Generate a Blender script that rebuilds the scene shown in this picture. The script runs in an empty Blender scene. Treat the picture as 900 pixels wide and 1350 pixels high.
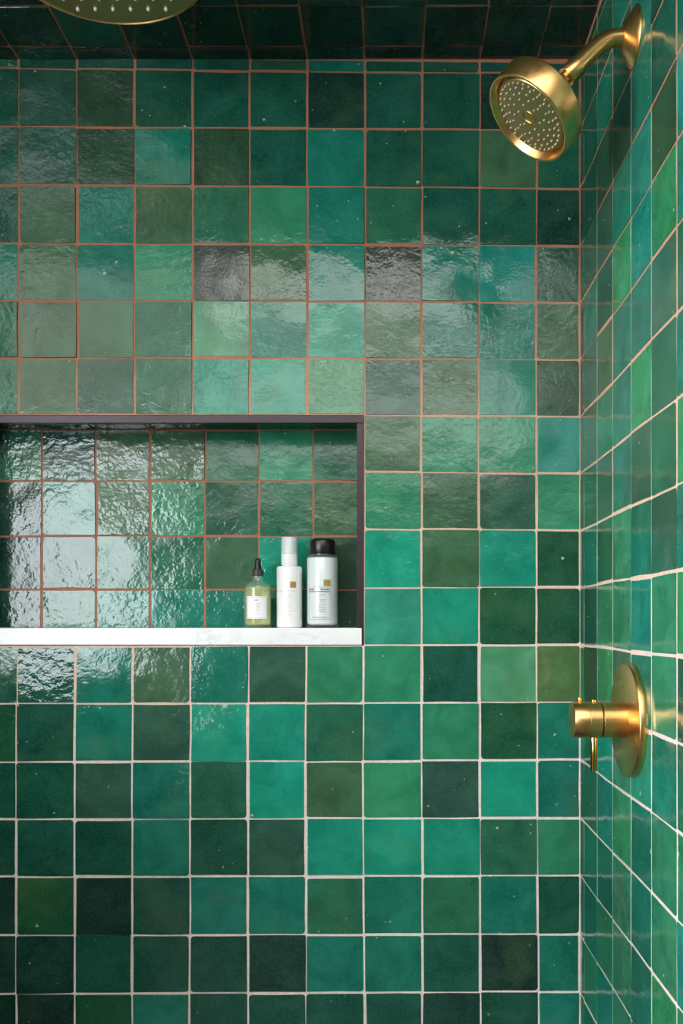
import bpy, bmesh, math, random
from mathutils import Vector, Matrix

# ------------------------------------------------------------------ scene, camera, light
scene = bpy.context.scene
col = scene.collection
F = 1185.0                 # focal length in pixels of the 900 x 1350 frame
PX, PY = 514.0, 818.0      # where the camera's level axis meets the picture
D = 1.599                  # camera to tiled back wall, metres
K = D / F                  # metres per pixel on the back wall
CZ = 1.25                  # camera height

cam_d = bpy.data.cameras.new('camera')
cam = bpy.data.objects.new('camera', cam_d)
col.objects.link(cam)
cam.location = (0, 0, CZ)
cam.rotation_euler = (math.pi / 2, 0, 0)
cam_d.sensor_fit = 'AUTO'
cam_d.sensor_width = 36.0
cam_d.lens = F / 1350.0 * 36.0
cam_d.shift_x = -(PX - 450.0) / 1350.0
cam_d.shift_y = (PY - 675.0) / 1350.0
cam_d.clip_start = 0.01
scene.camera = cam

vs = scene.view_settings
vs.view_transform = 'Standard'
vs.look = 'None'
vs.gamma = 1.0
vs.use_curve_mapping = False
vs.exposure = 0.45
scene.cycles.use_denoising = True
scene.cycles.max_bounces = 14
scene.cycles.transmission_bounces = 14
scene.cycles.glossy_bounces = 6
scene.cycles.diffuse_bounces = 5
scene.cycles.sample_clamp_indirect = 6.0

world = bpy.data.worlds.new('overcast_sky')
scene.world = world
world.use_nodes = True
world.node_tree.nodes['Background'].inputs[0].default_value = (0.80, 0.90, 1.0, 1)
world.node_tree.nodes['Background'].inputs[1].default_value = 1.0


def area_light(name, loc, rot, sx, sy, radiance, color):
    ld = bpy.data.lights.new(name, 'AREA')
    ld.shape = 'RECTANGLE'
    ld.size = sx
    ld.size_y = sy
    ld.energy = radiance * math.pi * sx * sy
    ld.color = color
    o = bpy.data.objects.new(name, ld)
    o.location = loc
    o.rotation_euler = rot
    col.objects.link(o)
    return o


# room behind the camera
RX0, RX1 = -3.7, 1.3        # room side walls
RY0, RY1 = -1.7, 0.73       # rear wall, mouth of the shower
RZ = 2.75                   # room ceiling
WIN = (-3.40, -1.30, 0.80, 2.16)      # x0, x1, z0, z1 of the window in the rear wall
SKY = (-0.85, 1.05, -1.45, 0.20)      # x0, x1, y0, y1 of the rooflight
# daylight through the window and the rooflight
area_light('window_daylight', ((WIN[0] + WIN[1]) / 2, RY0 - 0.03, (WIN[2] + WIN[3]) / 2), (math.pi / 2, 0, 0),
           WIN[1] - WIN[0] - .08, WIN[3] - WIN[2] - .08, 8.8, (0.90, 0.96, 1.0))
area_light('rooflight_daylight', ((SKY[0] + SKY[1]) / 2, (SKY[2] + SKY[3]) / 2, RZ + 0.03), (0, 0, 0),
           SKY[1] - SKY[0] - .08, SKY[3] - SKY[2] - .08, 3.2, (1.0, 0.96, 0.90))


FILL_WIN = (-1.15, -0.35, 0.72, 2.12)      # y0, y1, z0, z1 of a side window added to brighten the right wall
area_light('added_side_fill', (RX0 - 0.03, (FILL_WIN[0] + FILL_WIN[1]) / 2, (FILL_WIN[2] + FILL_WIN[3]) / 2), (math.pi / 2, 0, -math.pi / 2),
           FILL_WIN[1] - FILL_WIN[0] - .08, FILL_WIN[3] - FILL_WIN[2] - .08, 34.0, (1.0, 0.95, 0.88))


SHEEN_WIN = (-1.15, 1.00, 2.18, 2.66)        # x0, x1, z0, z1 of a high rear window added for tile sheen
area_light('added_sheen_light', ((SHEEN_WIN[0] + SHEEN_WIN[1]) / 2, RY0 - 0.03, (SHEEN_WIN[2] + SHEEN_WIN[3]) / 2), (math.pi / 2, 0, 0),
           SHEEN_WIN[1] - SHEEN_WIN[0] - .06, SHEEN_WIN[3] - SHEEN_WIN[2] - .06, 2.4, (1.0, 0.97, 0.93))


# ------------------------------------------------------------------ helpers
def lin(c):
    out = []
    for v in c:
        v /= 255.0
        out.append(v / 12.92 if v <= 0.04045 else ((v + 0.055) / 1.055) ** 2.4)
    return tuple(out) + (1.0,)


def px_back(x, y, Y=D):
    """point in the plane at distance Y from the camera that lies at picture position (x, y)"""
    return Vector(((x - PX) / F * Y, Y, CZ - (y - PY) / F * Y))


def link(name, me, mats, parent=None):
    o = bpy.data.objects.new(name, me)
    col.objects.link(o)
    if mats is not None:
        for m in (mats if isinstance(mats, (list, tuple)) else [mats]):
            if len(me.materials) < (len(mats) if isinstance(mats, (list, tuple)) else 1):
                me.materials.append(m)
    if parent is not None:
        o.parent = parent
    return o


def tag(o, label=None, cat=None, group=None, kind=None):
    if label: o['label'] = label
    if cat: o['category'] = cat
    if group: o['group'] = group
    if kind: o['kind'] = kind
    return o


def obj(name, bm, mat, parent=None, smooth=None):
    me = bpy.data.meshes.new(name)
    bmesh.ops.recalc_face_normals(bm, faces=bm.faces[:])
    bm.to_mesh(me)
    bm.free()
    if smooth is not None:
        for p in me.polygons: p.use_smooth = True
        me.set_sharp_from_angle(angle=math.radians(smooth))
    return link(name, me, mat, parent)


def empty(name, loc):
    o = bpy.data.objects.new(name, None)
    o.empty_display_size = 0.05
    o.location = loc
    col.objects.link(o)
    return o


def add_box(bm, x0, x1, y0, y1, z0, z1, mi=0, bevel=0.0):
    r = bmesh.ops.create_cube(bm, size=1.0, matrix=Matrix.Translation(((x0 + x1) / 2, (y0 + y1) / 2, (z0 + z1) / 2)) @
                              Matrix.Diagonal((x1 - x0, y1 - y0, z1 - z0, 1)))
    vs_ = r['verts']
    fs = list({f for v in vs_ for f in v.link_faces})
    for f in fs: f.material_index = mi
    if bevel > 0:
        es = list({e for v in vs_ for e in v.link_edges})
        bmesh.ops.bevel(bm, geom=es, offset=bevel, segments=2, profile=0.6, affect='EDGES')


def quad(bm, pts, mi=0):
    f = bm.faces.new([bm.verts.new(p) for p in pts])
    f.material_index = mi
    return f


def add_lathe(bm, prof, seg=48, M=None):
    """prof: list of (radius, height) from bottom to top, turned about local z"""
    M = M or Matrix.Identity(4)
    rings = []
    for r, h in prof:
        if r < 1e-6:
            rings.append([bm.verts.new(M @ Vector((0, 0, h)))])
        else:
            rings.append([bm.verts.new(M @ Vector((r * math.cos(2 * math.pi * i / seg), r * math.sin(2 * math.pi * i / seg), h)))
                          for i in range(seg)])
    for a, b in zip(rings[:-1], rings[1:]):
        for i in range(seg):
            j = (i + 1) % seg
            if len(a) == 1 and len(b) == 1: continue
            if len(a) == 1: bm.faces.new((a[0], b[j], b[i]))
            elif len(b) == 1: bm.faces.new((a[i], a[j], b[0]))
            else: bm.faces.new((a[i], a[j], b[j], b[i]))


def add_tube(bm, pts, r, seg=24, caps=True):
    pts = [Vector(p) for p in pts]
    rr = r if isinstance(r, (list, tuple)) else [r] * len(pts)
    rings = []
    up = Vector((0, 1, 0))
    for i, p in enumerate(pts):
        t = (pts[min(i + 1, len(pts) - 1)] - pts[max(i - 1, 0)]).normalized()
        a = t.cross(up)
        if a.length < 1e-4: a = t.cross(Vector((1, 0, 0)))
        a.normalize()
        b = t.cross(a)
        rings.append([bm.verts.new(p + rr[i] * (math.cos(2 * math.pi * k / seg) * a + math.sin(2 * math.pi * k / seg) * b))
                      for k in range(seg)])
    for a, b in zip(rings[:-1], rings[1:]):
        for i in range(seg):
            j = (i + 1) % seg
            bm.faces.new((a[i], a[j], b[j], b[i]))
    if caps:
        bm.faces.new(rings[0])
        bm.faces.new(rings[-1])


def axis_matrix(origin, z_axis):
    z = Vector(z_axis).normalized()
    x = Vector((0, 1, 0)).cross(z)
    if x.length < 1e-4: x = Vector((1, 0, 0))
    x.normalize()
    y = z.cross(x)
    M = Matrix((x, y, z)).transposed().to_4x4()
    M.translation = Vector(origin)
    return M


def rounded(prof_r, h0, h1, rad, n=5, inner=None):
    """outline of a solid cylinder with rounded edges"""
    out = [(0, h0), (prof_r - rad, h0)]
    for i in range(1, n + 1):
        a = math.pi / 2 * i / n
        out.append((prof_r - rad + rad * math.sin(a), h0 + rad - rad * math.cos(a)))
    for i in range(0, n + 1):
        a = math.pi / 2 * i / n
        out.append((prof_r - rad + rad * math.cos(a), h1 - rad + rad * math.sin(a)))
    out.append((0, h1))
    return out


# ------------------------------------------------------------------ materials
def new_mat(name):
    m = bpy.data.materials.new(name)
    m.use_nodes = True
    nt = m.node_tree
    return m, nt, nt.nodes['Principled BSDF']


def N(nt, typ, **kw):
    n = nt.nodes.new(typ)
    for k, v in kw.items(): setattr(n, k, v)
    return n


def math_node(nt, op, a, b=None, c=None, clamp=False):
    n = N(nt, 'ShaderNodeMath', operation=op)
    n.use_clamp = clamp
    for i, v in enumerate((a, b, c)):
        if v is None: continue
        if isinstance(v, (int, float)): n.inputs[i].default_value = v
        else: nt.links.new(v, n.inputs[i])
    return n.outputs[0]


def mix_rgb(nt, fac, a, b, blend='MIX'):
    n = N(nt, 'ShaderNodeMix', data_type='RGBA', blend_type=blend)
    for s, v in ((n.inputs[0], fac), (n.inputs[6], a), (n.inputs[7], b)):
        if isinstance(v, (int, float)): s.default_value = v
        elif isinstance(v, tuple): s.default_value = v
        else: nt.links.new(v, s)
    return n.outputs[2]


def noise(nt, vec, scale, detail=2.0, rough=0.5, dist=0.0):
    n = N(nt, 'ShaderNodeTexNoise')
    n.inputs['Scale'].default_value = scale
    n.inputs['Detail'].default_value = detail
    n.inputs['Roughness'].default_value = rough
    n.inputs['Distortion'].default_value = dist
    if vec is not None: nt.links.new(vec, n.inputs['Vector'])
    return n.outputs['Fac']


def maprange(nt, v, a, b, c, d):
    n = N(nt, 'ShaderNodeMapRange')
    nt.links.new(v, n.inputs[0])
    for i, q in enumerate((a, b, c, d)): n.inputs[i + 1].default_value = q
    return n.outputs[0]


def plain(name, rgb, rough=0.5, metal=0.0, **kw):
    m, nt, b = new_mat(name)
    b.inputs['Base Color'].default_value = lin(rgb)
    b.inputs['Roughness'].default_value = rough
    b.inputs['Metallic'].default_value = metal
    for k, v in kw.items(): b.inputs[k].default_value = v
    # a little mottling so that nothing is perfectly even
    tc = N(nt, 'ShaderNodeTexCoord')
    f = noise(nt, tc.outputs['Object'], 60, 3)
    c = mix_rgb(nt, maprange(nt, f, .3, .7, 0, .10), lin(rgb), lin(tuple(v * .8 for v in rgb)))
    nt.links.new(c, b.inputs['Base Color'])
    return m


def zellige():
    m, nt, b = new_mat('zellige_glaze')
    tc = N(nt, 'ShaderNodeTexCoord')
    oi = N(nt, 'ShaderNodeObjectInfo')
    off = N(nt, 'ShaderNodeVectorMath', operation='SCALE')
    cmb = N(nt, 'ShaderNodeCombineXYZ')
    nt.links.new(oi.outputs['Random'], cmb.inputs[0])
    r2 = math_node(nt, 'FRACT', math_node(nt, 'MULTIPLY', oi.outputs['Random'], 37.17))
    r3 = math_node(nt, 'FRACT', math_node(nt, 'MULTIPLY', oi.outputs['Random'], 131.7))
    nt.links.new(r2, cmb.inputs[1])
    nt.links.new(r3, cmb.inputs[2])
    nt.links.new(cmb.outputs[0], off.inputs[0])
    off.inputs['Scale'].default_value = 40.0
    add = N(nt, 'ShaderNodeVectorMath', operation='ADD')
    nt.links.new(tc.outputs['Object'], add.inputs[0])
    nt.links.new(off.outputs[0], add.inputs[1])
    v = add.outputs[0]
    base = oi.outputs['Color']
    # glaze pooling: cloudy lighter / darker areas of each tile
    cloud = noise(nt, v, 17, 3, .55, .6)
    dark = mix_rgb(nt, 1.0, base, lin((150, 165, 160)), 'MULTIPLY')
    lite = mix_rgb(nt, .09, base, lin((130, 175, 150)))
    c = mix_rgb(nt, maprange(nt, cloud, .34, .66, 0, 1), dark, lite)
    c = mix_rgb(nt, .45, base, c)
    olive = noise(nt, v, 9, 2, .5, .3)
    c = mix_rgb(nt, maprange(nt, olive, .58, .78, 0, .22), c, lin((88, 120, 66)))
    fine = noise(nt, v, 230, 3, .6)
    c = mix_rgb(nt, maprange(nt, fine, .35, .75, 0, .10), c, lin((120, 150, 130)))
    # pinholes and chips that show the pale clay
    chips = []
    for sc, lim, sz in ((48, .94, .13), (125, .955, .20)):
        vo = N(nt, 'ShaderNodeTexVoronoi')
        vo.inputs['Scale'].default_value = sc
        nt.links.new(v, vo.inputs['Vector'])
        sep = N(nt, 'ShaderNodeSeparateColor')
        nt.links.new(vo.outputs['Color'], sep.inputs[0])
        rare = math_node(nt, 'GREATER_THAN', sep.outputs[0], lim)
        size = math_node(nt, 'MULTIPLY_ADD', math_node(nt, 'POWER', sep.outputs[1], 2.0), sz, .02)
        wob = math_node(nt, 'MULTIPLY_ADD', noise(nt, v, 420, 3), .42, -.21)
        near = math_node(nt, 'LESS_THAN', math_node(nt, 'ADD', vo.outputs['Distance'], wob), size)
        chips.append(math_node(nt, 'MULTIPLY', rare, near))
    chip = math_node(nt, 'MAXIMUM', chips[0], math_node(nt, 'MULTIPLY', chips[1], .7))
    chipc = mix_rgb(nt, sep.outputs[2], lin((150, 190, 165)), lin((214, 176, 130)))
    c = mix_rgb(nt, math_node(nt, 'MULTIPLY', chip, .85), c, chipc)
    nt.links.new(c, b.inputs['Base Color'])
    b.inputs['IOR'].default_value = 1.5
    rg = maprange(nt, noise(nt, v, 30, 3), .3, .7, .07, .15)
    nt.links.new(math_node(nt, 'MULTIPLY_ADD', chip, .5, rg), b.inputs['Roughness'])
    # hand-made surface: gentle swells, hammered ripples, pits
    swell = noise(nt, v, 13, 1, .4)
    rip = noise(nt, v, 84, 2, .5, .2)
    ripm = math_node(nt, 'MULTIPLY', rip, maprange(nt, noise(nt, v, 10, 1), .35, .65, .5, 1.1))
    ripm = math_node(nt, 'MULTIPLY', ripm, oi.outputs['Alpha'])
    micro = noise(nt, v, 210, 2, .5)
    h = math_node(nt, 'MULTIPLY', swell, .0030)
    h = math_node(nt, 'MULTIPLY_ADD', ripm, .00066, h)
    h = math_node(nt, 'MULTIPLY_ADD', micro, .00014, h)
    h = math_node(nt, 'MULTIPLY_ADD', chip, -.0003, h)
    bp = N(nt, 'ShaderNodeBump')
    bp.inputs['Strength'].default_value = 1.0
    bp.inputs['Distance'].default_value = 1.0
    nt.links.new(h, bp.inputs['Height'])
    nt.links.new(bp.outputs[0], b.inputs['Normal'])
    return m


def grout_mat():
    m, nt, b = new_mat('grout')
    tc = N(nt, 'ShaderNodeTexCoord')
    v = tc.outputs['Object']
    sep = N(nt, 'ShaderNodeSeparateXYZ')
    nt.links.new(v, sep.inputs[0])
    # terracotta-stained grout high on the walls and in the niche, pale grout below
    z = math_node(nt, 'MULTIPLY_ADD', noise(nt, v, 5, 2), .35, math_node(nt, 'ADD', sep.outputs[2], -.175))
    z = math_node(nt, 'MULTIPLY_ADD', sep.outputs[0], -.22, z)
    inn = math_node(nt, 'MULTIPLY', math_node(nt, 'GREATER_THAN', sep.outputs[1], D + .02), .7)
    z = math_node(nt, 'ADD', z, inn)
    cr = N(nt, 'ShaderNodeValToRGB')
    nt.links.new(maprange(nt, z, .9, 2.0, 0, 1), cr.inputs[0])
    e = cr.color_ramp.elements
    e[0].position = .12; e[0].color = lin((234, 220, 215))
    e[1].position = .85; e[1].color = lin((164, 106, 80))
    e2 = cr.color_ramp.elements.new(.42); e2.color = lin((226, 190, 168))
    c = mix_rgb(nt, maprange(nt, noise(nt, v, 120, 3), .40, .75, 0, .28), cr.outputs[0], lin((150, 116, 100)))
    nt.links.new(c, b.inputs['Base Color'])
    b.inputs['Roughness'].default_value = .9
    bp = N(nt, 'ShaderNodeBump')
    bp.inputs['Distance'].default_value = .0006
    nt.links.new(noise(nt, v, 500, 3), bp.inputs['Height'])
    nt.links.new(bp.outputs[0], b.inputs['Normal'])
    return m


def plaster(name, rgb):
    m, nt, b = new_mat(name)
    tc = N(nt, 'ShaderNodeTexCoord')
    f = noise(nt, tc.outputs['Object'], 4, 4)
    c = mix_rgb(nt, maprange(nt, f, .3, .7, 0, .08), lin(rgb), lin(tuple(v * .85 for v in rgb)))
    nt.links.new(c, b.inputs['Base Color'])
    b.inputs['Roughness'].default_value = .7
    return m


def brass_mat(name='brushed_brass', rgb=(236, 186, 120), rough=.30):
    m, nt, b = new_mat(name)
    tc = N(nt, 'ShaderNodeTexCoord')
    v = tc.outputs['Object']
    f = noise(nt, v, 45, 4, .6)
    c = mix_rgb(nt, maprange(nt, f, .35, .7, 0, .12), lin(rgb), lin((196, 150, 88)))
    nt.links.new(c, b.inputs['Base Color'])
    b.inputs['Metallic'].default_value = 1.0
    rg = maprange(nt, noise(nt, v, 160, 3), .3, .7, rough - .03, rough + .04)
    nt.links.new(rg, b.inputs['Roughness'])
    bp = N(nt, 'ShaderNodeBump')
    bp.inputs['Distance'].default_value = .000004
    nt.links.new(noise(nt, v, 700, 2), bp.inputs['Height'])
    nt.links.new(bp.outputs[0], b.inputs['Normal'])
    return m


def marble_mat():
    m, nt, b = new_mat('white_marble')
    tc = N(nt, 'ShaderNodeTexCoord')
    v = tc.outputs['Object']
    mp = N(nt, 'ShaderNodeMapping')
    mp.inputs['Rotation'].default_value = (0, .6, 0)
    mp.inputs['Scale'].default_value = (1, 1, 2.2)
    nt.links.new(v, mp.inputs[0])
    n1 = noise(nt, mp.outputs[0], 16, 5, .6, 1.6)
    vein = math_node(nt, 'SUBTRACT', 1.0, math_node(nt, 'MULTIPLY', math_node(nt, 'ABSOLUTE', math_node(nt, 'SUBTRACT', n1, .5)), 16), clamp=True)
    soft = noise(nt, v, 9, 3, .6)
    vein = math_node(nt, 'MULTIPLY', vein, maprange(nt, soft, .45, .7, 0, .7))
    c = mix_rgb(nt, vein, lin((240, 240, 241)), lin((178, 178, 184)))
    c = mix_rgb(nt, maprange(nt, noise(nt, v, 22, 4), .45, .75, 0, .25), c, lin((205, 206, 210)))
    nt.links.new(c, b.inputs['Base Color'])
    b.inputs['Roughness'].default_value = .28
    return m


def glass_mat(name, rgb=(250, 252, 250), rough=0.0, ior=1.45):
    m, nt, b = new_mat(name)
    b.inputs['Base Color'].default_value = lin(rgb)
    b.inputs['Transmission Weight'].default_value = 1.0
    b.inputs['Roughness'].default_value = rough
    b.inputs['IOR'].default_value = ior
    return m


MT = zellige()
MG = grout_mat()
MW = plaster('white_paint', (236, 234, 230))
MF = plaster('dark_floor_wood', (42, 37, 34))
MK = plaster('charcoal_wainscot', (52, 54, 54))
MB = brass_mat()
MBF = brass_mat('brass_face', (196, 164, 116), .36)
MM = marble_mat()
MTR = plain('dark_bronze_trim', (58, 50, 54), .34, .6)

# ------------------------------------------------------------------ the tile grid, as laid on the back wall
ROWY = [  # joints between the rows: height in the picture at x = 60, 400, 700
    (73.5, 78.8, 82), (89.5, 94.3, 96.8), (167.3, 169.4, 171.4), (244.2, 245.8, 248.4), (321, 321.8, 324.2),
    (396.7, 397.2, 399), (472, 472.5, 474), (546.5, 546.8, 549), (619.5, 621.5, 623.6), (694.5, 696.3, 699),
    (775, 775, 774.6), (852.0, 851.0, 850.3), (927.6, 927, 926), (1004.6, 1003.8, 1002), (1080, 1079, 1078.6),
    (1156.2, 1155.5, 1154.3), (1233, 1232.5, 1231.8), (1310.3, 1309, 1308)]
for k in range(6):
    ROWY.append(tuple(v + 76 for v in ROWY[-1]))
COLX = [  # joints between the columns: position in the picture at y = 200, 480, 780, 1000, 1270
    (24.5, 25.3, 23.5, 21.6, 21.5), (101, 101.3, 100, 98.3, 98), (177.3, 177.2, 175.8, 174, 174),
    (253.8, 254, 252, 250.4, 250), (329.3, 329.3, 328, 326.7, 327), (404.7, 405, 404, 402.7, 403),
    (480.6, 481, 479.6, 478.4, 480), (556.2, 555, 555.4, 555.3, 556.5), (632.2, 630, 631.5, 631.8, 633),
    (707.3, 706.2, 707.3, 707.6, 709.2)]
CORNER = (764.0, 764.0, 764.2, 764.3, 764.4)
COLY = (200, 480, 780, 1000, 1270)
NEWC = []
for k in range(4, 0, -1):
    NEWC.append(tuple(v - 76 * k for v in COLX[0]))
COLX = NEWC + COLX + [CORNER]          # the first four columns run past the left edge of the picture
LEFTC = tuple(-316.0 for _ in range(5))
COLX = [LEFTC] + COLX
ROWY[0:0] = []


def interp(xs, ys, x):
    if x <= xs[0]: i = 0
    elif x >= xs[-1]: i = len(xs) - 2
    else:
        i = 0
        while x > xs[i + 1]: i += 1
    t = (x - xs[i]) / (xs[i + 1] - xs[i])
    t = max(-.25, min(1.25, t))
    return ys[i] + t * (ys[i + 1] - ys[i])


def node(ci, ri):
    y = ROWY[ri][1]
    x = interp(COLY, COLX[ci], y)
    y = interp((60, 400, 700), ROWY[ri], x)
    return px_back(x, y)


PAL = {'T': (7, 148, 123), 'U': (2, 130, 118), 't': (4, 116, 98), 'G': (42, 134, 98), 'B': (40, 142, 92), 'L': (80, 150, 110),
       'g': (28, 102, 76), 'O': (60, 100, 70), 'o': (40, 74, 52), 'D': (7, 81, 65), 'd': (8, 56, 47), 'k': (12, 46, 41),
       'Y': (84, 118, 66), 'e': (42, 90, 74), 'M': (18, 82, 52), 'l': (44, 148, 124), 'p': (56, 62, 58)}
# colours of the back wall, one line per row, columns from the left edge of the picture to the corner
BACK = ['DDDDDDtDDDD', 'DeoDDDdDDkD', 'DetteoDtDDO'[0:0] + 'Deot' + 'oDtDDOD', 'DOtOgGtgDDd', 'tOtGpOtptUe', 'gOOgLtlOttO', 'gOegTlLeOto',
        'ggggggeOGGU', 'ggggggGGOeG', 'ggggggggTgT'[0:0] + 'gggggggTOTM', 'gggggggltMM'.replace('t', 'T'), 'DDtOteGGDLY', 'MDteTTgtGMt',
        'DDetgTOGeTt', 'DDDtDeTTTgG', 'dMkDttgtgtD', 'ddDDDdttDkt', 'dkMtDDDDdDt']
# niche back wall
NICHE = ['gDOOgGg', 'dtOGegO', 'dDggOTo', 'dgtttto']
# right wall: columns from the corner towards the room
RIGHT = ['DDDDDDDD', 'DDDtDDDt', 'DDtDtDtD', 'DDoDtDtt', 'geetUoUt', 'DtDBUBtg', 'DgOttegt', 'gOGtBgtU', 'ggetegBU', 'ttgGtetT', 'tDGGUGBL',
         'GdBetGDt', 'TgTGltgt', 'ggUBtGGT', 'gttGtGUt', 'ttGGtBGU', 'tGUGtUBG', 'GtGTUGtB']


def jit_col(rgb, rnd, amt=.05):
    s = 1 + rnd.uniform(-amt, amt)
    return lin(tuple(max(0, min(255, v * s + rnd.uniform(-2, 2))) for v in rgb))


def tile_loops(quad2, rnd, gap=.0031):
    """irregular hand-cut outline inside a cell given by 4 local (u, v) corners (counter-clockwise)"""
    c = [Vector(p) for p in quad2]
    ins = [max(.0007, gap / 2 + rnd.gauss(0, .0005)) for _ in range(4)]
    sides = []
    for i in range(4):
        a, b = c[i], c[(i + 1) % 4]
        d = (b - a).normalized()
        n = Vector((-d.y, d.x))
        sk = rnd.gauss(0, .00055)
        sides.append((a + n * (ins[i] + sk), b + n * (ins[i] - sk), d, n))
    cor = []
    for i in range(4):
        p1, _, d1, _ = sides[i - 1]
        p2, _, d2, _ = sides[i]
        den = d1.x * d2.y - d1.y * d2.x
        w = p2 - p1
        t = (w.x * d2.y - w.y * d2.x) / den
        cor.append(p1 + d1 * t)
    small = min((cor[i] - cor[(i + 1) % 4]).length for i in range(4))
    out = []
    for i in range(4):
        p = cor[i]
        din = (p - cor[i - 1]).normalized()
        dout = (cor[(i + 1) % 4] - p).normalized()
        r = min(small * .3, rnd.choice((.0012, .0016, .002, .003, .005)) * rnd.uniform(.7, 1.2))
        out.append(p - din * r)
        out.append(p - din * r * .3 + dout * r * .3)
        out.append(p + dout * r)
        L = (cor[(i + 1) % 4] - p).length
        nrm = Vector((-dout.y, dout.x))
        if L > .03:
            out.append(p + dout * L * rnd.uniform(.4, .6) + nrm * rnd.gauss(0, .00035))
    return out


def tile_mesh(loop, rnd, thick=.003, bm=None, M=None):
    own = bm is None
    if own: bm = bmesh.new()
    cen = sum(loop, Vector((0, 0))) / len(loop)
    M = M or Matrix.Identity(4)
    top, bot = [], []
    for p in loop:
        q = p + (cen - p).normalized() * rnd.uniform(.0006, .0011)
        top.append(bm.verts.new(M @ Vector((q.x, q.y, 0))))
        bot.append(bm.verts.new(M @ Vector((p.x, p.y, -thick))))
    bm.faces.new(top)
    n = len(loop)
    for i in range(n):
        j = (i + 1) % n
        bm.faces.new((bot[i], bot[j], top[j], top[i]))
    if own:
        me = bpy.data.meshes.new('tile')
        bm.to_mesh(me)
        bm.free()
        me.materials.append(MT)
        return me


FR = {'back': Matrix(((1, 0, 0), (0, 0, -1), (0, 1, 0))),        # local x, y, z -> world
      'right': Matrix(((0, 0, -1), (-1, 0, 0), (0, 1, 0))),
      'left': Matrix(((0, 0, 1), (1, 0, 0), (0, 1, 0))),
      'down': Matrix(((1, 0, 0), (0, -1, 0), (0, 0, -1)))}
TRI = [0]


def lay_tile(corners, frame, rgb, parent, seed, joined=None, gap=.0025, tilt=.50, lip=.0003, ripple=1.0):
    """corners: 4 world points on the wall's face; makes one glazed tile there"""
    rnd = random.Random(seed)
    R = FR[frame]
    cen = sum(corners, Vector()) / 4
    Ri = R.transposed()
    q = []
    for p in corners:
        l = Ri @ (p - cen)
        q.append((l.x, l.y))
    area = sum(q[i][0] * q[(i + 1) % 4][1] - q[(i + 1) % 4][0] * q[i][1] for i in range(4))
    if area < 0: q.reverse()
    w = min((Vector(q[i]) - Vector(q[(i + 1) % 4])).length for i in range(4))
    loop = tile_loops(q, rnd, gap)
    k = min(1.0, w / .1)
    T = Matrix.Rotation(math.radians(rnd.gauss(0, tilt)) * k, 3, 'X') @ Matrix.Rotation(math.radians(rnd.gauss(0, tilt)) * k, 3, 'Y')
    M = (R @ T).to_4x4()
    low = min((T @ Vector((p.x, p.y, 0))).z for p in loop)
    M.translation = cen + R @ Vector((0, 0, -low - .00045 + rnd.uniform(0, lip)))
    if joined is not None:
        tile_mesh(loop, rnd, bm=joined, M=M)
        return None
    me = tile_mesh(loop, rnd)
    o = bpy.data.objects.new('tile', me)
    col.objects.link(o)
    o.matrix_world = M
    o.parent = parent
    cc = jit_col(rgb, rnd)
    o.color = (cc[0], cc[1], cc[2], ripple * rnd.uniform(.6, 1.5))
    return o


# ------------------------------------------------------------------ setting: the tiled shower
XR = (764.3 - PX) * K                       # face of the right wall
XL = -1.12                                  # face of the left wall
ZC = CZ + (PY - 78.5) * K                   # tiled shower ceiling
REC = .0007                                 # grout lies a little behind the tile faces
NX0, NX1 = -.752, (479.6 - PX) * K           # niche opening
NZ0, NZ1 = CZ - (851 - PY) * K, CZ + (PY - 547) * K
ND = D + .097                               # niche back
NTOP = CZ + .3605                           # niche ceiling
SHELF_TOP = CZ - (828 - PY) * K

bm = bmesh.new()
y = D + REC
xa, xb, za, zb = XL - .02, XR + .02, -.02, ZC + .02
quad(bm, [(xa, y, za), (NX0, y, za), (NX0, y, zb), (xa, y, zb)])
quad(bm, [(NX1, y, za), (xb, y, za), (xb, y, zb), (NX1, y, zb)])
quad(bm, [(NX0, y, za), (NX1, y, za), (NX1, y, NZ0), (NX0, y, NZ0)])
quad(bm, [(NX0, y, NZ1), (NX1, y, NZ1), (NX1, y, zb), (NX0, y, zb)])
yb = ND + REC
nx1 = NX1 - .002
quad(bm, [(NX0, yb, NZ0), (nx1, yb, NZ0), (nx1, yb, NZ1), (NX0, yb, NZ1)])
quad(bm, [(NX0, y, NZ0), (NX0, yb, NZ0), (NX0, yb, NZ1), (NX0, y, NZ1)])
quad(bm, [(nx1, y, NZ0), (nx1, yb, NZ0), (nx1, yb, NZ1), (nx1, y, NZ1)])
quad(bm, [(NX0, y, NTOP + REC), (nx1, y, NTOP + REC), (nx1, yb, NTOP + REC), (NX0, yb, NTOP + REC)])
quad(bm, [(NX0, y, NZ0), (nx1, y, NZ0), (nx1, yb, NZ0), (NX0, yb, NZ0)])
# back of the wall
quad(bm, [(xa, D + .14, za), (xb, D + .14, za), (xb, D + .14, zb), (xa, D + .14, zb)])
me = bpy.data.meshes.new('wall_back')
bm.to_mesh(me); bm.free()
wall_back = tag(link('wall_back', me, MG), 'shower back wall of glossy handmade green tiles with a long recessed niche', kind='structure')

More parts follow.
